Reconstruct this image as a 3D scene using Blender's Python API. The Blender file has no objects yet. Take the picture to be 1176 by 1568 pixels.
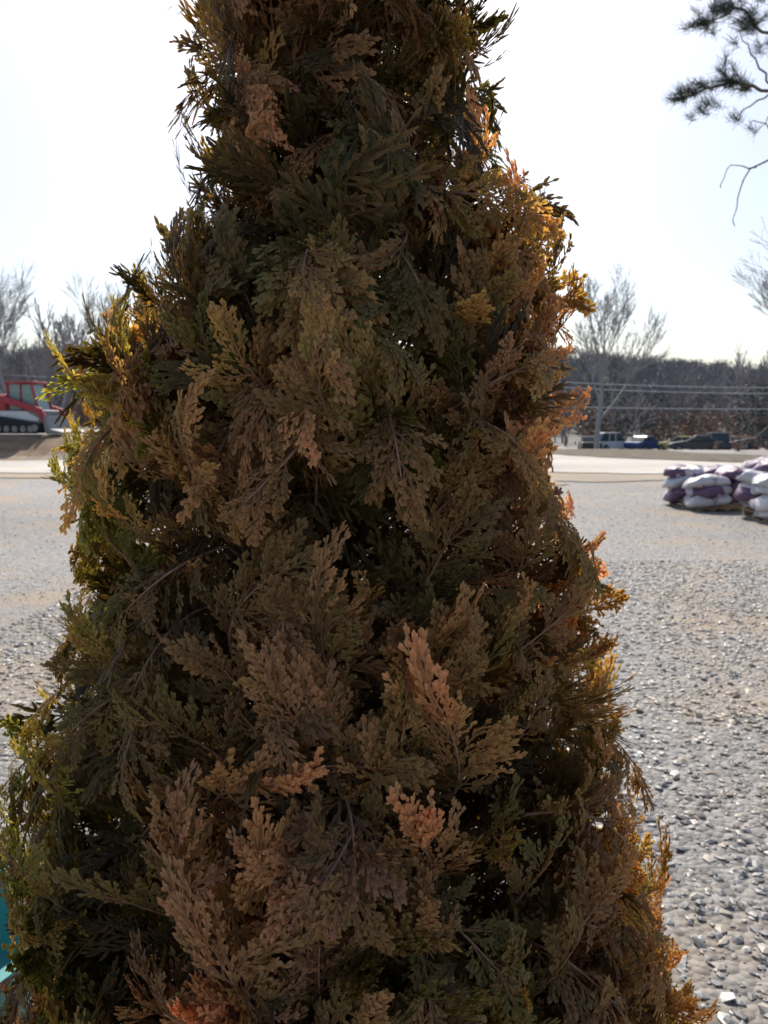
import bpy, bmesh, math, random
import numpy as np
from mathutils import Vector, Matrix, Euler, noise as mnoise
random.seed(7); rng=np.random.default_rng(7)
scene=bpy.context.scene
col=scene.collection

# ------------------------------------------------------------------ helpers
def link(o,parent=None):
    col.objects.link(o)
    if parent: o.parent=parent
    return o
def empty(name,loc=(0,0,0),rz=0):
    e=bpy.data.objects.new(name,None); e.location=loc; e.rotation_euler=(0,0,rz); e.empty_display_size=.2
    return link(e)
def mesh_np(name,V,F,mat=None,smooth=False,attrs=None,parent=None):
    V=np.asarray(V,dtype=np.float32); F=np.asarray(F,dtype=np.int32)
    me=bpy.data.meshes.new(name); k=F.shape[1]
    me.vertices.add(len(V)); me.vertices.foreach_set('co',V.ravel())
    me.loops.add(F.size); me.loops.foreach_set('vertex_index',F.ravel())
    me.polygons.add(len(F)); me.polygons.foreach_set('loop_start',np.arange(len(F),dtype=np.int32)*k)
    me.polygons.foreach_set('use_smooth',np.full(len(F),smooth))
    if attrs:
        for n,a in attrs.items():
            at=me.attributes.new(n,'FLOAT','POINT'); at.data.foreach_set('value',np.asarray(a,dtype=np.float32))
    me.update(calc_edges=True)
    if mat: me.materials.append(mat)
    o=bpy.data.objects.new(name,me)
    link(o,parent)
    return o
def mat(name):
    m=bpy.data.materials.new(name); m.use_nodes=True
    nt=m.node_tree; b=nt.nodes['Principled BSDF']
    return m,nt,b
def N(nt,t,**k):
    n=nt.nodes.new(t)
    for a,v in k.items(): setattr(n,a,v)
    return n
def simple(name,c,rough=.6,metal=0,var=.25,scale=6,bump=0,spec=.5):
    m,nt,b=mat(name)
    tc=N(nt,'ShaderNodeTexCoord'); no=N(nt,'ShaderNodeTexNoise'); no.inputs['Scale'].default_value=scale; no.inputs['Detail'].default_value=6
    nt.links.new(tc.outputs['Object'],no.inputs['Vector'])
    r=N(nt,'ShaderNodeValToRGB'); r.color_ramp.elements[0].position=.3; r.color_ramp.elements[1].position=.7
    r.color_ramp.elements[0].color=(*[x*(1-var) for x in c],1); r.color_ramp.elements[1].color=(*[min(1,x*(1+var)) for x in c],1)
    nt.links.new(no.outputs['Fac'],r.inputs['Fac']); nt.links.new(r.outputs['Color'],b.inputs['Base Color'])
    b.inputs['Roughness'].default_value=rough; b.inputs['Metallic'].default_value=metal; b.inputs['Specular IOR Level'].default_value=spec
    if bump:
        bp=N(nt,'ShaderNodeBump'); bp.inputs['Strength'].default_value=bump; bp.inputs['Distance'].default_value=.02
        nt.links.new(no.outputs['Fac'],bp.inputs['Height']); nt.links.new(bp.outputs['Normal'],b.inputs['Normal'])
    return m
def tubes(segs,sides=5):
    a=np.array([list(s[0])+list(s[1])+[s[2],s[3]] for s in segs],dtype=np.float64)
    p0=a[:,0:3];p1=a[:,3:6];r0=a[:,6];r1=a[:,7]
    d=p1-p0; L=np.linalg.norm(d,axis=1,keepdims=True)+1e-9; d/=L
    ref=np.where(np.abs(d[:,2:3])>.9,np.array([[1.,0,0]]),np.array([[0,0,1.]]))
    u=np.cross(d,ref); u/=np.linalg.norm(u,axis=1,keepdims=True)+1e-9; v=np.cross(d,u)
    n=len(a); V=np.zeros((n,2*sides,3)); F=np.zeros((n,sides,4),dtype=np.int64)
    for k in range(sides):
        t=2*math.pi*k/sides; o=u*math.cos(t)+v*math.sin(t)
        V[:,k]=p0+o*r0[:,None]; V[:,sides+k]=p1+o*r1[:,None]
        k2=(k+1)%sides
        F[:,k]=np.array([k,k2,sides+k2,sides+k])
    F+= (np.arange(n)*2*sides)[:,None,None]
    return V.reshape(-1,3),F.reshape(-1,4)

# ------------------------------------------------------------------ terrain height
def sst(a,b,x):
    t=np.clip((x-a)/(b-a),0,1); return t*t*(3-2*t)
def H(x,y):
    x=np.asarray(x,float); y=np.asarray(y,float)
    h=-1.1*sst(42,74,y)*sst(0,12,x)
    h=h+1.0*sst(31.5,34.5,y+.6*np.sin(x*.5))*(1-sst(-13,-6,x))
    r=np.hypot(x,y)
    hill=(35+9*np.sin(x*.013+2.2)*sst(0,60,x))*sst(110,420,y)*(0.85+.15*np.sin(x*.011+1.2))+ 4*sst(150,420,y)*(1-sst(-150,0,x))
    h=h+hill+.6*np.sin(x*.05)*np.cos(y*.04)*sst(80,140,r)
    h=h+.012*np.sin(x*1.3+.4)*np.sin(y*.9)
    return h
def Hs(x,y): return float(H(x,y))
xs=np.sinh(np.linspace(-5.2,5.2,220))*9.0; ys=np.concatenate([-np.sinh(np.linspace(4.6,.05,50))*9,np.sinh(np.linspace(0,5.1,240))*9])
X,Y=np.meshgrid(xs,ys); Z=H(X,Y)
nx,ny=len(xs),len(ys)
V=np.stack([X,Y,Z],-1).reshape(-1,3)
i,j=np.meshgrid(np.arange(nx-1),np.arange(ny-1)); a=(j*nx+i).ravel()
F=np.stack([a,a+1,a+nx+1,a+nx],1)

def gravel_mat(name,cA,cB,tan,lo=.5):
    m,nt,b=mat(name); L=nt.links
    tc=N(nt,'ShaderNodeTexCoord')
    vo=N(nt,'ShaderNodeTexVoronoi'); vo.inputs['Scale'].default_value=38; vo.inputs['Randomness'].default_value=1
    L.new(tc.outputs['Object'],vo.inputs['Vector'])
    vo2=N(nt,'ShaderNodeTexVoronoi'); vo2.inputs['Scale'].default_value=9
    L.new(tc.outputs['Object'],vo2.inputs['Vector'])
    sep=N(nt,'ShaderNodeSeparateColor'); L.new(vo.outputs['Color'],sep.inputs[0])
    r=N(nt,'ShaderNodeValToRGB'); r.color_ramp.elements[0].color=(*cA,1); r.color_ramp.elements[1].color=(*cB,1)
    L.new(sep.outputs[0],r.inputs['Fac'])
    no=N(nt,'ShaderNodeTexNoise'); no.inputs['Scale'].default_value=.55; no.inputs['Detail'].default_value=8; no.inputs['Roughness'].default_value=.62
    L.new(tc.outputs['Object'],no.inputs['Vector'])
    r2=N(nt,'ShaderNodeValToRGB'); r2.color_ramp.elements[0].position=lo; r2.color_ramp.elements[1].position=lo+.16
    L.new(no.outputs['Fac'],r2.inputs['Fac'])
    mx=N(nt,'ShaderNodeMix',data_type='RGBA'); L.new(r2.outputs['Color'],mx.inputs[0]); L.new(r.outputs['Color'],mx.inputs[6]); mx.inputs[7].default_value=(*tan,1)
    no2=N(nt,'ShaderNodeTexNoise'); no2.inputs['Scale'].default_value=.14; no2.inputs['Detail'].default_value=7
    L.new(tc.outputs['Object'],no2.inputs['Vector'])
    mr=N(nt,'ShaderNodeMapRange'); mr.inputs[1].default_value=.32; mr.inputs[2].default_value=.68; mr.inputs[3].default_value=.68; mr.inputs[4].default_value=1.15
    L.new(no2.outputs['Fac'],mr.inputs[0])
    mu=N(nt,'ShaderNodeMix',data_type='RGBA',blend_type='MULTIPLY'); mu.inputs[0].default_value=1
    L.new(mx.outputs[2],mu.inputs[6]); L.new(mr.outputs[0],mu.inputs[7])
    L.new(mu.outputs[2],b.inputs['Base Color'])
    b.inputs['Roughness'].default_value=.75
    bp=N(nt,'ShaderNodeBump'); bp.inputs['Strength'].default_value=.8; bp.inputs['Distance'].default_value=.015; bp.invert=True
    L.new(vo.outputs['Distance'],bp.inputs['Height'])
    bp2=N(nt,'ShaderNodeBump'); bp2.inputs['Strength'].default_value=.4; bp2.inputs['Distance'].default_value=.02; bp2.invert=True
    L.new(vo2.outputs['Distance'],bp2.inputs['Height']); L.new(bp.outputs['Normal'],bp2.inputs['Normal'])
    L.new(bp2.outputs['Normal'],b.inputs['Normal'])
    return m,nt,b,mu,tc
m_g,nt,b,mu,tc=gravel_mat('gravel_ground',(.135,.13,.125),(.36,.34,.32),(.32,.245,.17))
sx=N(nt,'ShaderNodeSeparateXYZ'); nt.links.new(tc.outputs['Object'],sx.inputs[0])
mr=N(nt,'ShaderNodeMapRange'); mr.inputs[1].default_value=80; mr.inputs[2].default_value=100; nt.links.new(sx.outputs[1],mr.inputs[0])
nn=N(nt,'ShaderNodeTexNoise'); nn.inputs['Scale'].default_value=.12; nn.inputs['Detail'].default_value=10; nt.links.new(tc.outputs['Object'],nn.inputs['Vector'])
rr=N(nt,'ShaderNodeValToRGB'); rr.color_ramp.elements[0].position=.35; rr.color_ramp.elements[1].position=.7
rr.color_ramp.elements[0].color=(.075,.068,.065,1); rr.color_ramp.elements[1].color=(.14,.115,.10,1); nt.links.new(nn.outputs['Fac'],rr.inputs['Fac'])
mz=N(nt,'ShaderNodeMix',data_type='RGBA'); nt.links.new(mr.outputs[0],mz.inputs[0]); nt.links.new(mu.outputs[2],mz.inputs[6]); nt.links.new(rr.outputs['Color'],mz.inputs[7])
nt.links.new(mz.outputs[2],b.inputs['Base Color'])
mesh_np('ground',V,F,m_g,smooth=True)

m_r,nt,b,mu,tc=gravel_mat('dirt_road',(.42,.39,.35),(.55,.52,.47),(.46,.38,.29),.5)
m_sh,nt,b,mu,tc=gravel_mat('tan_shoulder',(.24,.20,.15),(.34,.29,.22),(.32,.24,.16),.4)
m_vg=simple('dead_grass',(.11,.085,.055),.95,0,.5,1.5,.5)
def strip(name,pts,w,lift,mt,n=60,cross=8):
    w=w if isinstance(w,(list,tuple)) else [w]*len(pts)
    pts=[Vector((p[0],p[1],0)) for p in pts]
    P=[];WW=[]
    for k in range(n+1):
        t=k/n*(len(pts)-1); i=min(int(t),len(pts)-2); f=t-i
        p0=pts[max(i-1,0)];p1=pts[i];p2=pts[i+1];p3=pts[min(i+2,len(pts)-1)]
        P.append(.5*((2*p1)+(-p0+p2)*f+(2*p0-5*p1+4*p2-p3)*f*f+(-p0+3*p1-3*p2+p3)*f**3)); f=f*f*(3-2*f); WW.append(w[i]*(1-f)+w[i+1]*f)
    V=[]
    for k,p in enumerate(P):
        d=(P[min(k+1,n)]-P[max(k-1,0)]).normalized(); s=Vector((-d.y,d.x,0))
        for c in range(cross+1):
            u=c/cross-.5
            ww=WW[k]*(1+.14*mnoise.noise(p*.2+Vector((0,0,3*(u>0))))+.08*mnoise.noise(p*.9+Vector((0,0,7*(u>0)))))
            q=p+s*ww*u; V.append((q.x,q.y,Hs(q.x,q.y)+lift))
    F=[[k*(cross+1)+c,(k+1)*(cross+1)+c,(k+1)*(cross+1)+c+1,k*(cross+1)+c+1] for k in range(n) for c in range(cross)]
    return mesh_np(name,V,F,mt,smooth=True)
RP=[(-34,27),(-14,27),(-4,30),(4,32),(9,28.5),(14,26),(22,25),(40,25)]
strip('road_shoulder',RP,[12,12,24,29,19,11,8,6],.02,m_sh,n=180,cross=26)
strip('dirt_road',RP,[8,8,19,24,12,5.5,3.5,3],.04,m_r,n=180,cross=24)
strip('grass_verge',[(8,60),(10.5,46),(13,36.5),(18,32),(32,31.5),(60,32)],[6,9,8,8,8,10],.06,m_vg,n=140,cross=16)
m_t=simple('bare_earth',(.24,.16,.10),.9,0,.35,2,.4)
strip('earth_berm',[(-60,34.2),(-30,33.4),(-20,33.4),(-13,33.6)],3.6,.03,m_t,n=60,cross=12)

bm=bmesh.new(); bmesh.ops.create_icosphere(bm,subdivisions=1,radius=1)
ico=np.array([v.co[:] for v in bm.verts]); icf=np.array([[v.index for v in f.verts] for f in bm.faces]); bm.free()
def stones(n,xr,yr,smin,smax,lift,pw=1.2):
    x=rng.uniform(*xr,n); y=yr[0]+(yr[1]-yr[0])*rng.uniform(0,1,n)**pw
    s=smin+(smax-smin)*rng.uniform(0,1,n)**2.3
    jit=rng.uniform(.7,1.28,(n,len(ico),1)); v=ico[None]*jit
    v=v*np.stack([s*rng.uniform(.8,1.5,n),s*rng.uniform(.6,1.0,n),s*rng.uniform(.35,.65,n)],1)[:,None,:]
    a=rng.uniform(0,6.28,n); ca,sa=np.cos(a)[:,None],np.sin(a)[:,None]
    t=rng.normal(0,.22,n)[:,None]
    vz=v[:,:,2]+t*v[:,:,0]
    vx=v[:,:,0]*ca-v[:,:,1]*sa; vy=v[:,:,0]*sa+v[:,:,1]*ca
    V=np.stack([vx+x[:,None],vy+y[:,None],vz+(H(x,y)+s*lift)[:,None]],-1)
    F=icf[None]+(np.arange(n)*len(ico))[:,None,None]
    c=np.repeat(rng.uniform(0,1,n),len(ico))
    return V.reshape(-1,3),F.reshape(-1,3),c
m_s,nt,b=mat('gravel_stone')
at=N(nt,'ShaderNodeAttribute',attribute_name='tone'); r=N(nt,'ShaderNodeValToRGB'); nt.links.new(at.outputs['Fac'],r.inputs['Fac'])
cr=r.color_ramp; cr.elements[0].color=(.13,.128,.128,1); cr.elements[1].color=(.66,.64,.61,1)
for p,c in ((.3,(.22,.216,.212,1)),(.6,(.32,.312,.305,1)),(.8,(.36,.30,.235,1)),(.9,(.46,.43,.39,1))):
    e=cr.elements.new(p); e.color=c
tc=N(nt,'ShaderNodeTexCoord'); no=N(nt,'ShaderNodeTexNoise'); no.inputs['Scale'].default_value=90; no.inputs['Detail'].default_value=5; nt.links.new(tc.outputs['Object'],no.inputs['Vector'])
mrr=N(nt,'ShaderNodeMapRange'); mrr.inputs[3].default_value=.65; mrr.inputs[4].default_value=1.3; nt.links.new(no.outputs['Fac'],mrr.inputs[0])
mm=N(nt,'ShaderNodeMix',data_type='RGBA',blend_type='MULTIPLY'); mm.inputs[0].default_value=1; nt.links.new(r.outputs['Color'],mm.inputs[6]); nt.links.new(mrr.outputs[0],mm.inputs[7])
no3=N(nt,'ShaderNodeTexNoise'); no3.inputs['Scale'].default_value=.8; no3.inputs['Detail'].default_value=6; nt.links.new(tc.outputs['Object'],no3.inputs['Vector'])
r3=N(nt,'ShaderNodeValToRGB'); r3.color_ramp.elements[0].position=.5; r3.color_ramp.elements[0].color=(1,1,1,1); r3.color_ramp.elements[1].position=.66; r3.color_ramp.elements[1].color=(1.1,.93,.74,1); nt.links.new(no3.outputs['Fac'],r3.inputs['Fac'])
m3=N(nt,'ShaderNodeMix',data_type='RGBA',blend_type='MULTIPLY'); m3.inputs[0].default_value=1; nt.links.new(mm.outputs[2],m3.inputs[6]); nt.links.new(r3.outputs['Color'],m3.inputs[7]); nt.links.new(m3.outputs[2],b.inputs['Base Color'])
b.inputs['Roughness'].default_value=.5
V1,F1,c1=stones(52000,(-2.8,4.2),(1.2,8.5),.005,.024,.08,1.1)
V2,F2,c2=stones(16000,(-7,9),(6.5,19),.006,.019,.0,1.5)
V=np.concatenate([V1,V2]); F=np.concatenate([F1,F2+len(V1)]); mesh_np('gravel_stones',V,F,m_s,smooth=False,attrs={'tone':np.concatenate([c1,c2])})

# ------------------------------------------------------------------ arborvitae
TX_Y=1.12
zt=[.15,.577,.811,1.068,1.165,1.264,1.36,1.453,1.50,1.563,1.617,1.67,1.723,1.775,1.80,1.835,1.895,1.953,2.06,2.3,2.6,2.95]
Lt=[.62,.665,.621,.577,.54,.509,.48,.475,.485,.490,.455,.39,.36,.35,.33,.29,.27,.28,.295,.26,.17,.06]
Rt=[.50,.528,.472,.398,.375,.350,.345,.305,.31,.325,.31,.285,.298,.265,.195,.185,.18,.17,.165,.13,.06,-.01]
def prof(z):
    l=np.interp(z,zt,Lt)-.018; r=np.interp(z,zt,Rt)-.018; return (r-l)/2,max(.01,(r+l)/2)
def build_spray(seed,lod):
    R=random.Random(seed); V=[];F=[];tip=[]
    bend=R.uniform(.1,.65); cup=R.uniform(-.6,.3); tw=R.uniform(-.4,.4); rid=(lod==0)
    def warp(x,y,z): return (x, y, z - bend*x*x + cup*y*y + tw*x*y)
    def strip(p,ang,L,w0,curve,nseg,kind,dz=0,z0=0,h=.45):
        x,y=p; pts=[]; a=ang; base=len(V); W=3 if rid else 2
        prf=[.5,1.05,.85,1.15,.5] if nseg==4 else ([.6,1.15,.95,.5] if nseg==3 else [.7,1.0,.5])
        if not rid: w0*=.85
        for k in range(nseg+1):
            t=k/nseg
            w=w0*(prf[k] if kind=='finger' else (1-.35*t))*(1+(.14 if k%2 else -.14)*(1 if kind!='finger' else .5))
            nxn,nyn=-math.sin(a),math.cos(a); zc=z0+dz*t*L
            pts.append((x,y,a,zc))
            V.append(warp(x+nxn*w*.5,y+nyn*w*.5,zc))
            if rid: V.append(warp(x,y,zc+w*h))
            V.append(warp(x-nxn*w*.5,y-nyn*w*.5,zc))
            tip.extend([.6+.4*t if kind=='finger' else (.55 if kind=='branch' else .5*t)]*W)
            a+=curve/nseg; x+=math.cos(a)*L/nseg; y+=math.sin(a)*L/nseg
        for k in range(nseg):
            b0=base+W*k
            for c in range(W-1): F.append((b0+c,b0+c+1,b0+c+W+1,b0+c+W))
        return pts
    fs=4 if rid else 2
    nm=12 if rid else 8
    main=strip((0,0),0,.78,.036,R.uniform(-.6,.6),nm,'main')
    nb=R.choice([8,9,10]); asym=R.uniform(.75,1.25)
    for i in range(nb):
        t=.08+.86*(i/(nb-1))**.9; side=1 if i%2 else -1
        x,y,a,z0=main[min(int(t*nm),nm)]
        Lb=(.64-.40*t)*R.uniform(.75,1.2)*(asym if side>0 else 2-asym)
        if t<.2: Lb*=.85
        ang=a+side*math.radians(50-22*t+R.uniform(-9,9)); dzb=R.uniform(-.4,.3)
        ns=max(3,int(Lb*(15 if rid else 9))); br=strip((x,y),ang,Lb,.031,-side*R.uniform(.2,1.0),ns,'branch',dzb,z0)
        nf=max(2,int(round(Lb/.07)))
        for j in range(nf):
            u=.25+.68*j/max(1,nf-1); fx,fy,fa,fz=br[min(int(u*ns),ns)]
            s2=1 if (j%2) else -1
            Lf=.16*(1-.2*u)*R.uniform(.6,1.35)
            fp=strip((fx,fy),fa+s2*math.radians(R.uniform(26,48)),Lf,.045*R.uniform(.85,1.15),-s2*R.uniform(.1,.8),fs if Lf>.1 else 3 if rid else 2,'finger',R.uniform(-.5,.35)+dzb*.5,fz)
            if rid and Lf>.14:
                gx,gy,ga,gz=fp[2]; strip((gx,gy),ga+s2*math.radians(38),Lf*.5,.04,-s2*.3,3,'finger',R.uniform(-.4,.4),gz)
        ex,ey,ea,ez=br[-1]
        strip((ex,ey),ea,.085,.045,0,3 if rid else 2,'finger',dzb,ez)
        if rid: strip((ex,ey),ea+.65,.065,.041,-.2,3,'finger',dzb-.2,ez); strip((ex,ey),ea-.65,.065,.041,.2,3,'finger',dzb+.2,ez)
    ex,ey,ea,ez=main[-1]
    for da in (-.6,0,.6): strip((ex,ey),ea+da,.1,.046,-da*.4,fs,'finger',R.uniform(-.2,.2),ez)
    return np.array(V,dtype=np.float32),np.array(F,dtype=np.int32),np.array(tip,dtype=np.float32)
m_f,nt,b=mat('arborvitae_foliage'); L=nt.links
it=N(nt,'ShaderNodeAttribute',attribute_name='tint')
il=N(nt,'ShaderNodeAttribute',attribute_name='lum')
tp=N(nt,'ShaderNodeAttribute',attribute_name='tip')
tc=N(nt,'ShaderNodeTexCoord'); no=N(nt,'ShaderNodeTexNoise'); no.inputs['Scale'].default_value=45; no.inputs['Detail'].default_value=3; L.new(tc.outputs['Object'],no.inputs['Vector'])
ad=N(nt,'ShaderNodeMath',operation='MULTIPLY_ADD'); L.new(no.outputs['Fac'],ad.inputs[0]); ad.inputs[1].default_value=.5; L.new(it.outputs['Fac'],ad.inputs[2])
sb=N(nt,'ShaderNodeMath',operation='SUBTRACT'); L.new(ad.outputs[0],sb.inputs[0]); sb.inputs[1].default_value=.25
r=N(nt,'ShaderNodeValToRGB'); L.new(sb.outputs[0],r.inputs['Fac']); cr=r.color_ramp
cr.elements[0].color=(.105,.115,.028,1); cr.elements[1].color=(.43,.235,.13,1)
for p,c in ((.28,(.175,.15,.042,1)),(.50,(.27,.18,.065,1)),(.74,(.36,.205,.092,1))):
    e=cr.elements.new(p); e.color=c
st=N(nt,'ShaderNodeMix',data_type='RGBA'); L.new(r.outputs['Color'],st.inputs[7]); st.inputs[6].default_value=(.40,.20,.11,1)
ms=N(nt,'ShaderNodeMapRange'); ms.inputs[1].default_value=.15; ms.inputs[2].default_value=.55; L.new(tp.outputs['Fac'],ms.inputs[0]); L.new(ms.outputs[0],st.inputs[0])
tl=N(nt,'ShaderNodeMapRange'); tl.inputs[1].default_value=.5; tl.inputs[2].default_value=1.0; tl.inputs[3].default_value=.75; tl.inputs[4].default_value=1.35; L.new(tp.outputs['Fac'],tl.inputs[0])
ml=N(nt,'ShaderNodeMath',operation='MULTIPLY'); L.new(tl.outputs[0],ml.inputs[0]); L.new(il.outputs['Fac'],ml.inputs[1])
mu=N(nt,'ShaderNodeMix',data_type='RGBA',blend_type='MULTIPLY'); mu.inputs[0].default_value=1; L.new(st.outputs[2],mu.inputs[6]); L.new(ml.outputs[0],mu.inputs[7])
L.new(mu.outputs[2],b.inputs['Base Color']); b.inputs['Roughness'].default_value=.42; b.inputs['Specular IOR Level'].default_value=.3
n2=N(nt,'ShaderNodeTexVoronoi'); n2.inputs['Scale'].default_value=420; L.new(tc.outputs['Object'],n2.inputs['Vector'])
bp=N(nt,'ShaderNodeBump'); bp.inputs['Strength'].default_value=.9; bp.inputs['Distance'].default_value=.0015; bp.invert=True; L.new(n2.outputs['Distance'],bp.inputs['Height']); L.new(bp.outputs['Normal'],b.inputs['Normal'])
hs=N(nt,'ShaderNodeHueSaturation'); hs.inputs['Saturation'].default_value=1.2; hs.inputs['Value'].default_value=2.2; L.new(mu.outputs[2],hs.inputs['Color'])
tr=N(nt,'ShaderNodeBsdfTranslucent'); L.new(hs.outputs['Color'],tr.inputs['Color'])
mxs=N(nt,'ShaderNodeMixShader'); mxs.inputs[0].default_value=.4; L.new(b.outputs[0],mxs.inputs[1]); L.new(tr.outputs[0],mxs.inputs[2])
out=[n for n in nt.nodes if n.type=='OUTPUT_MATERIAL'][0]; L.new(mxs.outputs[0],out.inputs[0])
m_bark=simple('arborvitae_bark',(.30,.16,.10),.8,0,.4,40,.6)

NVAR=12
VARS=[[build_spray(100+k,0) for k in range(NVAR)],[build_spray(100+k,1) for k in range(NVAR)]]
recs={}
twigs=[]
def add_spray(p,d,n,s,t,l,lod):
    d=d.normalized(); n=(n-d*n.dot(d))
    if n.length<1e-3: n=d.orthogonal()
    n.normalize(); y=n.cross(d)
    recs.setdefault((lod,random.randrange(NVAR)),[]).append((*p,*d,*y,*n,s,t,l))
def rv(): return Vector((random.gauss(0,1),random.gauss(0,1),random.gauss(0,1)))
def surf(z,phi,k=1):
    c,rad=prof(z); c=float(c); rad=float(rad)*k
    lump=1+.07*mnoise.noise(Vector((math.cos(phi)*2,math.sin(phi)*2,z*5)))
    return Vector((c+rad*lump*math.cos(phi),TX_Y+rad*lump*.92*math.sin(phi),z)),Vector((math.cos(phi),math.sin(phi),0)),Vector((c,TX_Y,z))
def tintfield(p):
    t=.64+.34*mnoise.noise(p*3.1+Vector((3,1,7)))
    if p.x<-.24: t-=.24*min(1,(-.24-p.x)/.15)*(1 if p.z>.85 else .4)
    t+=.12*mnoise.noise(p*9)
    return t
Zs=np.linspace(.18,2.9,400); W=np.array([float(prof(z)[1])+.06 for z in Zs]); W/=W.sum()
def plume(z,phi,kk,front,t_add=0,l_mul=1,updir=None):
    lod=0 if front else 1
    tip,rad,cen=surf(z,phi,kk)
    tan=Vector((-rad.y,rad.x,0))
    up=updir if updir is not None else random.choice([random.uniform(.3,1.3),random.uniform(.1,.8),random.uniform(-1.0,.1)])
    de=(rad*random.uniform(.3,.8)+Vector((0,0,up))+tan*random.gauss(0,.34)).normalized()
    db=(rad*.7+Vector((0,0,random.uniform(.3,1.0) if up>0 else random.uniform(-.1,.3)))+tan*random.gauss(0,.15)).normalized()
    Lp=random.uniform(.10,.20)
    n=(rad*random.uniform(.7,1.4)+rv()*.34+Vector((0,0,-.25*up)))
    size=random.uniform(.054,.077)
    p=tip-de*size*.8; steps=12; pts=[p.copy()]; ds=[de]
    for k in range(steps):
        s=1-k/steps; d=(db*(1-s)+de*s).normalized(); p=p-d*Lp/steps; pts.append(p.copy()); ds.append(d)
    pts.reverse(); ds.reverse()
    t0=tintfield(tip)+random.gauss(0,.09)+t_add; l0=random.uniform(.7,1.25)*l_mul
    if abs(math.cos(phi))>.68 and kk>.88:  # backlit rim painted into flank sprays: golden left, orange right, both brightened
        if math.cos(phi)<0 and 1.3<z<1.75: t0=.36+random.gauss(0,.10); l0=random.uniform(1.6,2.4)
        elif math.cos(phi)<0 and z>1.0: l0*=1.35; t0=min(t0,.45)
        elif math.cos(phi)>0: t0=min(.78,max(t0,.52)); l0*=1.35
    ns=int(Lp/.0172)
    for k in range(ns):
        u=.08+.92*k/(ns-1) ; f=u*steps; a=min(int(f),steps-1); f-=a
        q=pts[a].lerp(pts[a+1],f); d=ds[min(a+1,steps)]
        if k==ns-1: sd=0
        else: sd=(1 if k%2 else -1)
        ang=sd*math.radians(random.uniform(26,56)-14*u)
        nn=(n-d*n.dot(d)).normalized()
        dd=Matrix.Rotation(ang,3,nn)@d
        dd=(dd+rv()*.14+Vector((0,0,-.12)))
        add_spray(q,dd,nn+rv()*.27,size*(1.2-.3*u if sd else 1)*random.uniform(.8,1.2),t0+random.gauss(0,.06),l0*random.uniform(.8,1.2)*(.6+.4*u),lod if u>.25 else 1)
    for a in range(steps): twigs.append((pts[a],pts[a+1],.0022*(1-.6*a/steps),.0022*(1-.6*(a+1)/steps)))
    s0=Vector((cen.x*.5-.035,TX_Y,max(.1,pts[0].z-random.uniform(.1,.25))))
    mid=s0.lerp(pts[0],.55)+Vector((0,0,-.02))
    twigs.append((s0,mid,.005,.0038)); twigs.append((mid,pts[0],.0038,.0022))
for i in range(1180):
    z=float(rng.choice(Zs,p=W)); phi=random.uniform(0,2*math.pi)
    front=math.sin(phi)<.62 and z<2.4
    if (math.sin(phi)>.4 or z>2.4) and random.random()<.45: continue
    kk=random.choice([random.uniform(.92,1.0),random.uniform(.74,.96)])
    plume(z,phi,kk,front)
for i in range(44):
    z=random.uniform(.75,2.15); c,rd=prof(z); xx=-.13+(2.1-z)*.09+random.gauss(0,.07)
    phi=-math.acos(max(-.9,min(.9,(xx-float(c))/float(rd))))
    plume(z,phi,random.uniform(.98,1.06),True,.12,1.3,random.uniform(.2,1.5) if random.random()<.6 else random.uniform(-1,-.2))  # brown front column; its lit look is painted in by raised lum
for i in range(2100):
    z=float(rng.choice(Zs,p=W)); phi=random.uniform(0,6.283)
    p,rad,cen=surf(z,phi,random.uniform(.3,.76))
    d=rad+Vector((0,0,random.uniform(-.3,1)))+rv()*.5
    add_spray(p,d,rad+rv()*.6,random.uniform(.085,.12),tintfield(p)-.1,random.uniform(.22,.45),1)  # inner sprays coloured dark, painting deep shade into the crown's gaps
tree=empty('arborvitae_tree',(0,0,0))
pz=[0,.3,.7,1.1,1.5,1.9,2.3,2.7,2.95]
pp=[Vector((-.075+.03*z/3+.008*math.sin(z*5),TX_Y+.008*math.cos(z*4),z)) for z in pz]
trunk=[(pp[a],pp[a+1],.035*(1-pz[a]/3.1),.035*(1-pz[a+1]/3.1)) for a in range(len(pp)-1)]
V,F=tubes(trunk+twigs,5); mesh_np('trunk_and_limbs',V,F,m_bark,smooth=True,parent=tree)
VV=[];FF=[];A1=[];A2=[];A3=[];off=0
for (lod,v),rows in recs.items():
    SV,SF,ST=VARS[lod][v]; r_=np.array(rows,dtype=np.float32); n=len(r_)
    P=r_[:,None,0:3]+r_[:,None,12:13]*(SV[None,:,0:1]*r_[:,None,3:6]+SV[None,:,1:2]*r_[:,None,6:9]+SV[None,:,2:3]*r_[:,None,9:12])
    VV.append(P.reshape(-1,3)); FF.append((SF[None]+(np.arange(n,dtype=np.int32)*len(SV))[:,None,None]+off).reshape(-1,4)); off+=n*len(SV)
    A1.append(np.repeat(r_[:,13],len(SV))); A2.append(np.repeat(r_[:,14],len(SV))); A3.append(np.tile(ST,n))
VV=np.concatenate(VV);FF=np.concatenate(FF); print('FOLIAGE quads',len(FF))
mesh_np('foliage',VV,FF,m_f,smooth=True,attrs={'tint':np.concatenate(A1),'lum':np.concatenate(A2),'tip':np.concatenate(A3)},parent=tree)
del VV,FF

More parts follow.
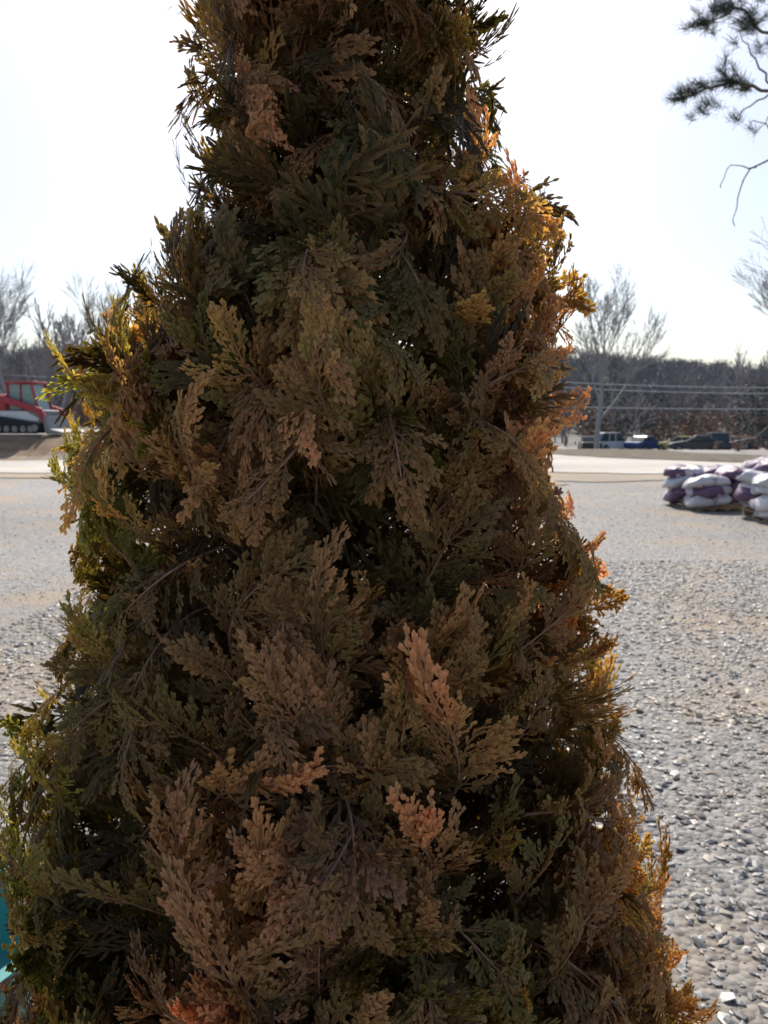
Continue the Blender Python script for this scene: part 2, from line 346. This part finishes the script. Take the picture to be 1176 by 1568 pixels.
# ------------------------------------------------------------------ bare trees
def bare_segs(base,height,R,r0=.16,levels=5,spread=.5,lean=(0,0)):
    segs=[]
    def grow(p,d,L,r,lv):
        n=4; q=p
        for k in range(n):
            d=(d+Vector((R.gauss(0,.09),R.gauss(0,.09),R.gauss(0,.05)+.05))).normalized()
            q2=q+d*L/n; ra=r*(1-.35*k/n); rb=r*(1-.35*(k+1)/n); segs.append((q,q2,ra,rb)); q=q2
            if lv>0 and k>=1 and R.random()<.75:
                sd=(d+Vector((R.gauss(0,1),R.gauss(0,1),R.gauss(0,.35))).normalized()*R.uniform(.6,1.0)*(spread+.4)).normalized()
                grow(q,sd,L*R.uniform(.45,.7),rb*.55,lv-1)
        if lv>0:
            for c in range(2):
                sd=(d+Vector((R.gauss(0,1),R.gauss(0,1),R.gauss(0,.3))).normalized()*R.uniform(.3,.7)*spread*1.4).normalized()
                grow(q,sd,L*R.uniform(.6,.8),rb*.75,lv-1)
    grow(Vector(base),Vector((lean[0],lean[1],1)).normalized(),height*.36,r0,levels)
    mz=max(s[1].z for s in segs)-base[2]; k=height/mz; B=Vector(base)
    return [(B+(a-B)*k,B+(b_-B)*k,ra,rb) for a,b_,ra,rb in segs]
m_bt=simple('bare_tree_bark_hazed',(.30,.295,.295),.85,0,.2,3)  # pale grey bark colour has backlit distance haze painted in
def bare_tree(x,y,h,seed,r0,levels=5,spread=.5):
    R=random.Random(seed); z=Hs(x,y)-.1
    s=bare_segs((0,0,0),h,R,r0,levels,spread); s=[(a,b_,max(ra,.014),max(rb,.012)) for a,b_,ra,rb in s]
    V,F=tubes(s,4); o=mesh_np('bare_tree',V,F,m_bt,smooth=True); o.location=(x,y,z); return o
bare_tree(17.3,63,14.6,3,.24,5,.45)
bare_tree(33.2,60,19,12,.16,5,.5)
bare_tree(-33.0,70,15.5,5,.2,5,.42)
bare_tree(-30.0,72,15,8,.18,5,.42)
bare_tree(-37.0,74,14,9,.2,5,.42)
bare_tree(-24.5,76,17,10,.2,5,.42)
T=[]
for k in range(7):
    R=random.Random(50+k); s=bare_segs((0,0,0),1.0,R,.016,3,.35)
    s=[(a,b_,max(ra,.0035),max(rb,.003)) for a,b_,ra,rb in s]
    T.append(tubes(s,3))
def forest(n,yr,hr,seed,ang=(.12,.66),sides=(-1,1)):
    rg=np.random.default_rng(seed); VV=[];FF=[];tt=[];off=0
    for i in range(n):
        y=rg.uniform(*yr); sd=rg.choice(sides); x=sd*rg.uniform(*ang)*y
        h=rg.uniform(*hr)*(1.0 if y<150 else .85); V,F=T[rg.integers(len(T))]; a=rg.uniform(0,6.28)
        c,s=math.cos(a),math.sin(a); w=h*rg.uniform(.8,1.2)
        P=np.stack([(V[:,0]*c-V[:,1]*s)*w+x,(V[:,0]*s+V[:,1]*c)*w+y,V[:,2]*h+Hs(x,y)-.2],1)
        VV.append(P);FF.append(F+off);off+=len(P); tt.append(np.full(len(P),rg.uniform(0,1)))
    return np.concatenate(VV),np.concatenate(FF),np.concatenate(tt)
m_fo,nt,b=mat('forest_bark_hazed'); at=N(nt,'ShaderNodeAttribute',attribute_name='tone'); r=N(nt,'ShaderNodeValToRGB'); nt.links.new(at.outputs['Fac'],r.inputs['Fac']); nt.links.new(r.outputs['Color'],b.inputs['Base Color'])
r.color_ramp.elements[0].color=(.18,.17,.17,1); r.color_ramp.elements[1].color=(.40,.365,.355,1); b.inputs['Roughness'].default_value=.9  # aerial haze is mixed into these pale trunk colours
fa=forest(600,(88,280),(6,11),1); fb=forest(50,(85,130),(9,14),2,(.46,.66),(1,)); fc=forest(60,(80,130),(9,15),3,(.36,.66),(-1,))
o1=len(fa[0]);o2=o1+len(fb[0])
mesh_np('distant_forest',np.concatenate([fa[0],fb[0],fc[0]]),np.concatenate([fa[1],fb[1]+o1,fc[1]+o2]),m_fo,attrs={'tone':np.concatenate([fa[2],fb[2],fc[2]])})
def leafmass(name,n,area,hr,mt,seed,cnt=160,leaf=.16,slim=.6):
    rg=np.random.default_rng(seed); P=[]
    for i in range(n):
        x,y=area(rg); h=rg.uniform(*hr); w=h*rg.uniform(.35,.6)
        m=cnt; u=rg.normal(0,.42,(m,3)); u[:,2]=np.abs(rg.uniform(.05,1,m))
        c=np.stack([u[:,0]*w+x,u[:,1]*w+y,u[:,2]*h+Hs(x,y)],1); P.append(c)
    P=np.concatenate(P); m=len(P); a=rg.normal(0,1,(m,3))
    if slim<.2: a[:,2]*=2.5
    a/=np.linalg.norm(a,axis=1,keepdims=True); b_=np.cross(a,rg.normal(0,1,(m,3))); b_/=np.linalg.norm(b_,axis=1,keepdims=True)
    s=rg.uniform(.5,1.4,(m,1))*leaf
    V=np.stack([P-a*s,P-b_*s*slim,P+a*s,P+b_*s*slim],1).reshape(-1,3); F=np.arange(4*m).reshape(-1,4)
    return mesh_np(name,V,F,mt)
m_br=simple('russet_leaves',(.24,.155,.115),.8,0,.4,.3); m_gr=simple('cedar_leaves',(.07,.085,.06),.8,0,.4,.3); m_tw=simple('twig_haze',(.20,.19,.195),.9,0,.35,.03)  # hillside twig grey includes painted distance haze, no volume used
def a1(rg):
    y=rg.uniform(80,150); s=rg.choice([-1,1]); return s*rg.uniform(.26,.64)*y,y
def a2(rg):
    y=rg.uniform(130,410); s=rg.choice([-1,1]); return s*rg.uniform(.12,.66)*y,y
def a3(rg):
    t=rg.uniform(0,1); return 17+t*34+rg.normal(0,1),46-t*9+rg.normal(0,2)
leafmass('brown_brush',100,a1,(1.5,4.5),m_br,3,220,.2)
leafmass('verge_brush',60,a3,(.3,.9),m_br,8,90,.10,.25)
leafmass('cedar_thicket',26,a1,(3,8),m_gr,4,400,.22)
leafmass('wooded_hillside_twigs',2300,a2,(5,9),m_tw,6,90,1.1,.09)

# ------------------------------------------------------------------ pine tree
m_nd=simple('pine_needles',(.045,.065,.038),.6,0,.35,3); m_pb=simple('pine_bark',(.14,.11,.085),.9,0,.35,8,.6)
pine=empty('pine_tree',(0,0,0)); ps=[]; clumps=[]
PX,PY=5.6,7.6
for z in np.arange(0,10,.5):
    ps.append((Vector((PX+.03*math.sin(z),PY,z)),Vector((PX+.03*math.sin(z+.5),PY,z+.5)),.15*(1-z/10.6),.15*(1-(z+.5)/10.6)))
Rg=random.Random(4)
def path(pts,r,R=Rg,seg=5):
    pts=[Vector(p) for p in pts]; out=[]
    n=(len(pts)-1)*seg
    for k in range(n+1):
        t=k/n*(len(pts)-1); i=min(int(t),len(pts)-2); f=t-i
        p0=pts[max(i-1,0)];p1=pts[i];p2=pts[i+1];p3=pts[min(i+2,len(pts)-1)]
        q=.5*((2*p1)+(-p0+p2)*f+(2*p0-5*p1+4*p2-p3)*f*f+(-p0+3*p1-3*p2+p3)*f**3)
        out.append(q+Vector((R.gauss(0,.01),R.gauss(0,.01),R.gauss(0,.01))))
    for k in range(n): ps.append((out[k],out[k+1],max(.004,r*(1-.75*k/n)),max(.004,r*(1-.75*(k+1)/n))))
    return out
Rp=random.Random(11)
dz=-.10
A=path([(PX,PY,4.3),(4.4,7.2,4.3),(3.35,7,4.42+dz),(2.95,7,4.50+dz),(2.50,7,4.36+dz)],.024)
B=path([(PX,PY,5.2),(4.3,7.2,5.15),(3.3,7,4.80),(3.05,7,4.98),(2.68,7,4.86)],.022)
D=path([(PX,PY,3.9),(4.2,7.2,4.0),(3.35,7,3.78),(3.12,7.0,3.62),(3.06,7,3.22)],.014)
path([(3.35,7,4.32),(3.1,7,4.2),(3.02,6.95,4.06)],.009)
path([(3.35,7,4.32),(3.18,7,4.60),(2.98,6.95,4.82)],.011)
path([(3.2,7,3.7),(3.0,7,3.72),(2.93,7,3.55)],.006); path([(3.5,7,3.8),(3.3,7,4.05),(3.15,7,4.08)],.008); path([(3.5,7,4.3),(3.3,7,4.12),(3.2,7,3.98)],.007)
def twiglet(p,d,L):
    d=Vector(d).normalized(); out=path([p,p+d*L*.5+Vector((0,0,-.01)),p+d*L],.005,seg=2)
    clumps.append((out[-1],d)); clumps.append((out[len(out)//2],d))
for P,lo in ((A,12),(B,12)):
    for k in range(lo,len(P)):
        for q in range(2):
            if Rp.random()<.8: twiglet(P[k],(Rp.uniform(-1,.3),Rp.uniform(-.7,.7),Rp.uniform(-.2,.5)),Rp.uniform(.08,.25))
    clumps.append((P[-1],Vector((-1,0,0))))
for c in ((2.9,6.95,5.0),(2.98,6.95,4.82),(2.72,7,4.98),(2.85,7,5.1),(3.05,6.95,4.07),(2.8,7,4.28),(2.65,7.05,4.2),(3.1,7,5.05),(3.2,7,4.72)):
    for q in range(3): clumps.append((Vector(c)+Vector((Rp.gauss(0,.05),0,Rp.gauss(0,.04))),Vector((-.6,0,.5))))
for i in range(34):
    z=Rp.uniform(5.4,9.6); a=Rp.uniform(0,6.28)
    if z<7 and math.cos(a)<-.3: a+=math.pi
    Lb=(10.4-z)*.36+.4; d=Vector((math.cos(a),math.sin(a),Rp.uniform(-.1,.35)))
    P=path([(PX,PY,z),Vector((PX,PY,z))+d*Lb*.5,Vector((PX,PY,z))+d*Lb+Vector((0,0,.2))],.03)
    for k in range(4,len(P)):
        for q in range(2): twiglet(P[k],d+Vector((Rp.gauss(0,.8),Rp.gauss(0,.8),Rp.uniform(-.2,.6))),Rp.uniform(.1,.3))
V,F=tubes(ps,5); mesh_np('trunk_and_branches',V,F,m_pb,smooth=True,parent=pine)
NV=[]; nn_=60
for c,d in clumps:
    dr=rng.normal(0,.6,(nn_,3))+np.array(d[:])[None]*.6+np.array([0,0,.2]); dr/=np.linalg.norm(dr,axis=1,keepdims=True)
    L_=rng.uniform(.05,.10,(nn_,1)); st=np.array(c[:])[None]+rng.normal(0,.012,(nn_,3))-np.array(d[:])*rng.uniform(0,.10,(nn_,1))
    sd=np.cross(dr,rng.normal(0,1,(nn_,3))); sd/=np.linalg.norm(sd,axis=1,keepdims=True); sd*=.0018
    NV.append(np.stack([st-sd,st+sd,st+sd*.5+dr*L_,st-sd*.5+dr*L_],1).reshape(-1,3))
NV=np.concatenate(NV); mesh_np('needles',NV,np.arange(len(NV)).reshape(-1,4),m_nd,parent=pine)

# ------------------------------------------------------------------ generic part tools
def box(bm,cx,cy,cz,sx,sy,sz,rot=None):
    r=bmesh.ops.create_cube(bm,size=1); M=Matrix.Translation((cx,cy,cz))@(rot.to_4x4() if rot else Matrix.Identity(4))@Matrix.Diagonal((sx,sy,sz,1))
    bmesh.ops.transform(bm,matrix=M,verts=r['verts']); return r['verts']
def prism(bm,poly,y0,y1):
    a=[bm.verts.new((p[0],y0,p[1])) for p in poly]; b_=[bm.verts.new((p[0],y1,p[1])) for p in poly]
    bm.faces.new(a[::-1]) ; bm.faces.new(b_)
    for k in range(len(poly)): k2=(k+1)%len(poly); bm.faces.new((a[k],a[k2],b_[k2],b_[k]))
def cyl(bm,c,r,depth,axis='Y',seg=20):
    R_={'Y':Matrix.Rotation(math.pi/2,4,'X'),'X':Matrix.Rotation(math.pi/2,4,'Y'),'Z':Matrix.Identity(4)}[axis]
    bmesh.ops.create_cone(bm,cap_ends=True,segments=seg,radius1=r,radius2=r,depth=depth,matrix=Matrix.Translation(c)@R_)
def part(name,parent,fn,mt,bevel=.02):
    bm=bmesh.new(); fn(bm); bmesh.ops.recalc_face_normals(bm,faces=bm.faces)
    me=bpy.data.meshes.new(name); bm.to_mesh(me); bm.free(); me.materials.append(mt); o=bpy.data.objects.new(name,me); link(o,parent)
    if bevel:
        m=o.modifiers.new('b','BEVEL'); m.width=bevel; m.segments=2; m.limit_method='ANGLE'
    return o
m_blk=simple('black_rubber',(.02,.02,.02),.8); m_glass=simple('tinted_glass',(.05,.07,.07),.08,0,.1); m_gg=simple('green_glass',(.24,.34,.31),.15,0,.15)
m_red=simple('red_paint',(.38,.03,.045),.4,0,.2); m_wht=simple('white_paint',(.7,.7,.7),.4,0,.08); m_gry=simple('grey_steel',(.22,.22,.23),.45,.3)
def car(x,y,rz,c,van=False):
    e=empty('parked_car',(x,y,Hs(x,y)+.05),rz); paint=simple('car_paint',c,.3,0,.05)
    top=1.75 if van else 1.42
    body=[(-2.2,.35),(-2.25,.62),(-2.15,.88),(-1.3,.95),(1.0,.93),(1.9,.80),(2.2,.62),(2.22,.35),(1.75,.25),(-1.75,.25)]
    part('body',e,lambda b:prism(b,body,-.88,.88),paint,.06)
    cab=[(-1.9 if van else -1.55,.93),(-1.6 if van else -1.05,top-.06),(.1,top-.06),(.85,.93)]
    part('windows',e,lambda b:prism(b,cab,-.76,.76),m_glass,.08)
    rf=[(-1.6 if van else -1.08,top-.07),(-1.5 if van else -.95,top),(.05,top),(.16,top-.07)]
    part('roof',e,lambda b:prism(b,rf,-.74,.74),paint,.02)
    def pil(b):
        for sy in (-.775,.775):
            for px in (-.35,-1.0): box(b,px,sy,(top+.9)/2,.07,.03,top-1.0)
    part('pillars',e,pil,paint,0)
    def wh(b):
        for px in (-1.4,1.4):
            for sy in (-.82,.82): cyl(b,(px,sy,.32),.32,.22)
    part('wheels',e,wh,m_blk,.03)
    def hub(b):
        for px in (-1.4,1.4):
            for sy in (-.94,.94): cyl(b,(px,sy,.32),.18,.02)
    part('hubs',e,hub,m_gry,0)
    part('lights',e,lambda b:[box(b,2.14,s*.62,.66,.12,.34,.12) for s in (-1,1)],m_wht,.01)
cols=[(.03,.03,.035),(.6,.6,.62),(.04,.07,.2),(.5,.42,.1),(.05,.05,.055),(.25,.04,.04),(.3,.32,.34),(.04,.05,.05)]
for k,c in enumerate(cols):
    car(19.0+k*2.7,74+random.uniform(-2.5,2.5)-k*.9,math.radians(random.choice([100,70,160,20])+random.uniform(-14,14)),c,k%3==1)
car(28.2,57,math.radians(150),(.04,.045,.05),True)
car(26.5,66,math.radians(165),(.05,.05,.06),False)
# ------------------------------------------------------------------ track loader
tx,ty=-16.35,36.0
e=empty('compact_track_loader',(tx,ty,Hs(tx,ty)+.03),math.radians(-12)); e.scale=(1.05,)*3
part('tracks',e,lambda b:[prism(b,[(-1.05,0.04),(.95,.04),(1.25,.22),(1.2,.42),(-.85,.78),(-1.2,.7),(-1.35,.3)],s*.92-.2,s*.92+.2) for s in (-1,1)],m_blk,.08)
def whs(b):
    for s in (-1.125,1.125):
        for px in (-.75,-.35,.05,.45,.8): cyl(b,(px,s,.24),.14,.03)
        cyl(b,(-1.0,s,.5),.2,.04); cyl(b,(1.02,s,.28),.15,.03)
part('track_wheels',e,whs,m_gry,0)
part('chassis',e,lambda b:box(b,-.1,0,.75,2.3,1.3,.6),m_gry,.05)
part('engine_hood',e,lambda b:prism(b,[(-1.75,.6),(-1.8,1.5),(-1.2,1.75),(-.75,1.75),(-.7,.6)],-.62,.62),m_red,.06)
part('cab_glass',e,lambda b:prism(b,[(-.7,1.05),(-.68,2.15),(.45,2.15),(.75,1.05)],-.44,.44),m_gg,.03)
def frame(b):
    for s in (-.47,.47):
        prism(b,[(-.76,1.0),(-.76,2.2),(-.66,2.2),(-.66,1.0)],s-.035,s+.035); prism(b,[(.42,2.2),(.52,2.2),(.84,1.0),(.72,1.0)],s-.035,s+.035)
        prism(b,[(-.1,1.0),(-.1,2.2),(-.03,2.2),(-.03,1.0)],s-.03,s+.03)
    box(b,-.12,0,2.24,1.4,1.05,.09)
part('cab_frame',e,frame,m_red,.02)
part('front_panel',e,lambda b:prism(b,[(.55,.6),(.8,1.04),(-.7,1.04),(-.7,.6)],-.6,.6),m_red,.03)
part('stripe',e,lambda b:[prism(b,[(-1.0,.8),(-1.0,1.0),(.3,1.0),(.9,.7),(.9,.55)],s*.66-.02,s*.66+.02) for s in (-1,1)],m_wht,0)
part('lift_arms',e,lambda b:[prism(b,[(-1.7,1.45),(-1.65,1.72),(-.9,1.72),(1.1,1.12),(1.55,.35),(1.3,.3),(.9,.9),(-1.0,1.45)],s*.74-.05,s*.74+.07) for s in (-1,1)],m_red,.02)
part('bucket',e,lambda b:prism(b,[(1.4,.1),(1.35,.75),(1.5,.8),(1.6,.25),(2.2,.12),(2.2,.06),(1.5,.02)],-1,1),m_gry,.01)
# ------------------------------------------------------------------ bagged mulch
m_pal=simple('pallet_wood',(.32,.24,.15),.8,0,.3,8)
def bagmat(name,ca,cb,th):
    m,nt,b=mat(name); tc=N(nt,'ShaderNodeTexCoord'); no=N(nt,'ShaderNodeTexNoise'); no.inputs['Scale'].default_value=2.6; no.inputs['Detail'].default_value=2; nt.links.new(tc.outputs['Object'],no.inputs['Vector'])
    r=N(nt,'ShaderNodeValToRGB'); r.color_ramp.elements[0].position=th; r.color_ramp.elements[1].position=th+.03; r.color_ramp.elements[0].color=(*ca,1); r.color_ramp.elements[1].color=(*cb,1)
    nt.links.new(no.outputs['Fac'],r.inputs['Fac']); nt.links.new(r.outputs['Color'],b.inputs['Base Color']); b.inputs['Roughness'].default_value=.33
    n2=N(nt,'ShaderNodeTexNoise'); n2.inputs['Scale'].default_value=14; n2.inputs['Detail'].default_value=6; n2.inputs['Distortion'].default_value=1; nt.links.new(tc.outputs['Object'],n2.inputs['Vector'])
    bp=N(nt,'ShaderNodeBump'); bp.inputs['Strength'].default_value=.8; bp.inputs['Distance'].default_value=.03; nt.links.new(n2.outputs['Fac'],bp.inputs['Height']); nt.links.new(bp.outputs['Normal'],b.inputs['Normal'])
    return m
m_pu=bagmat('purple_bag_plastic',(.14,.07,.13),(.5,.46,.5),.56); m_wb=bagmat('white_bag_plastic',(.60,.59,.60),(.34,.30,.33),.6)
def bag_mesh(seed):
    n,m=22,12; V=[];F=[]
    c=lambda t,e_:math.copysign(abs(t)**e_,t)
    for j in range(m+1):
        v=-math.pi/2+math.pi*j/m
        for i in range(n):
            u=2*math.pi*i/n
            x=.40*c(math.cos(v),.6)*c(math.cos(u),.5); y=.26*c(math.cos(v),.6)*c(math.sin(u),.5); z=.09*c(math.sin(v),.8)
            q=Vector((x,y,z)); z+= .045*mnoise.noise(q*6+Vector((seed,0,0)))-.05*(abs(x)/.4)**3*(.4 if z<0 else 1)
            V.append((x+.05*mnoise.noise(q*5+Vector((0,seed,0))),y+.04*mnoise.noise(q*5+Vector((0,0,seed))),z))
    for j in range(m):
        for i in range(n): F.append((j*n+i,j*n+(i+1)%n,(j+1)*n+(i+1)%n,(j+1)*n+i))
    return V,F
def pallet(x,y,rz,layers,pw,seed):
    R=random.Random(seed); e=empty('pallet_of_bagged_mulch',(x,y,Hs(x,y)),rz)
    def pl(b):
        for k in range(7): box(b,-.5+k/6,0,.125,.11,1.05,.022)
        for k in range(5): box(b,-.5+k/4,0,.011,.1,1.05,.022)
        for s in (-.48,0,.48): box(b,0,s,.068,1.1,.06,.09)
    part('wood_pallet',e,pl,m_pal,0)
    for L_ in range(layers):
        slots=[(-.30,-.3,0),(.32,-.3,0),(-.3,.3,0),(.32,.3,0)] if L_%2==0 else [(-.24,-.33,12),(.35,-.26,-16),(-.34,.30,-10),(.28,.34,12)]
        if L_==layers-1: slots=[slots[i] for i in R.sample(range(4),3)]
        for s in slots:
            V,F=bag_mesh(R.randrange(999)); mt=m_wb if R.random()<pw else m_pu
            o=mesh_np('bag',V,F,mt,smooth=True,parent=e); o.location=(s[0]+R.uniform(-.09,.09),s[1]+R.uniform(-.07,.07),.205+L_*.14); o.rotation_euler=(R.uniform(-.15,.15),R.uniform(-.2,.2),math.radians(s[2]+R.uniform(-20,20)))
            o.scale=(.95,1.2,1.3)
pallet(5.92,13.9,.1,4,.3,15); pallet(6.40,12.1,-.12,4,.9,2); pallet(7.25,14.0,.05,5,.3,3); pallet(8.3,12.6,.1,5,.4,4); pallet(8.8,14.6,0,4,.4,6)
# ------------------------------------------------------------------ power line
m_w=simple('aluminium_wire',(.75,.75,.75),.35,.0); m_pole=simple('pole_wood',(.2,.15,.11),.9)
pw=empty('utility_line',(0,0,0))
def poles(b):
    for x,y in ((4,84),(62,78),(-54,90)):
        z=Hs(x,y); cyl(b,(x,y,z+4.2),.13,8.4,'Z',12); box(b,x,y,z+7.6,.12,1.8,.12)
part('poles',pw,poles,m_pole,0)
ws=[]
for (a,c,sag) in (((4,84,7.0),(62,78,5.6),1.0),((4,84.8,6.6),(62,78.8,5.1),1.1),((4,84,3.9),(62,78,3.4),.6),((-54,90,8),(4,84,7.0),1.2)):
    a=Vector(a);c=Vector(c)
    for k in range(24):
        f=lambda t:a.lerp(c,t)+Vector((0,0,-sag*4*t*(1-t)))
        ws.append((f(k/24),f((k+1)/24),.03,.03))
V,F=tubes(ws,4); mesh_np('wires',V,F,m_w,parent=pw)
m_te=simple('teal_plastic',(.06,.26,.25),.4,0,.1)
e=empty('teal_plastic_tub',(-1.16,1.80,0))
def tub(b):
    pr=[(.0,.0),(.24,.0),(.30,.20),(.325,.20),(.325,.23),(.29,.23),(.23,.03),(0,.03)]
    n=36; rings=[[b.verts.new((r*math.cos(6.28319*k/n),r*math.sin(6.28319*k/n),z)) for k in range(n)] for r,z in pr[1:-1]]
    for a_,b_ in zip(rings,rings[1:]):
        for k in range(n): b.faces.new((a_[k],a_[(k+1)%n],b_[(k+1)%n],b_[k]))
    b.faces.new(rings[0]); b.faces.new(rings[-1])
part('tub_shell',e,tub,m_te,0)

# ------------------------------------------------------------------ light, sky, camera
EL,AZ=math.radians(47),math.radians(-2)
w=bpy.data.worlds.new('World'); scene.world=w; w.use_nodes=True; nt=w.node_tree
bg=nt.nodes['Background']; sk=nt.nodes.new('ShaderNodeTexSky'); sk.sky_type='NISHITA'; sk.sun_disc=False; sk.sun_elevation=EL; sk.sun_rotation=AZ
sk.dust_density=2.2; sk.air_density=1.0; sk.ozone_density=1.2; nt.links.new(sk.outputs[0],bg.inputs[0]); bg.inputs[1].default_value=.15
ld=bpy.data.lights.new('sun','SUN'); ld.energy=5; ld.angle=math.radians(.5); ld.color=(1,.94,.84); lo=bpy.data.objects.new('sun',ld); link(lo)
d=Vector((math.sin(AZ)*math.cos(EL),math.cos(AZ)*math.cos(EL),math.sin(EL))); lo.rotation_euler=d.to_track_quat('Z','Y').to_euler()
cd=bpy.data.cameras.new('camera'); cam=bpy.data.objects.new('camera',cd); link(cam); cam.location=(0,0,1.5); cam.rotation_euler=(math.radians(90-6.5),0,0)
cd.sensor_fit='VERTICAL'; cd.sensor_height=24; cd.lens=18.12; cd.clip_start=.02; cd.clip_end=4000
cd.dof.use_dof=True; cd.dof.focus_distance=.75; cd.dof.aperture_fstop=8
scene.camera=cam
scene.view_settings.view_transform='Standard'; scene.view_settings.look='None'; scene.view_settings.exposure=0
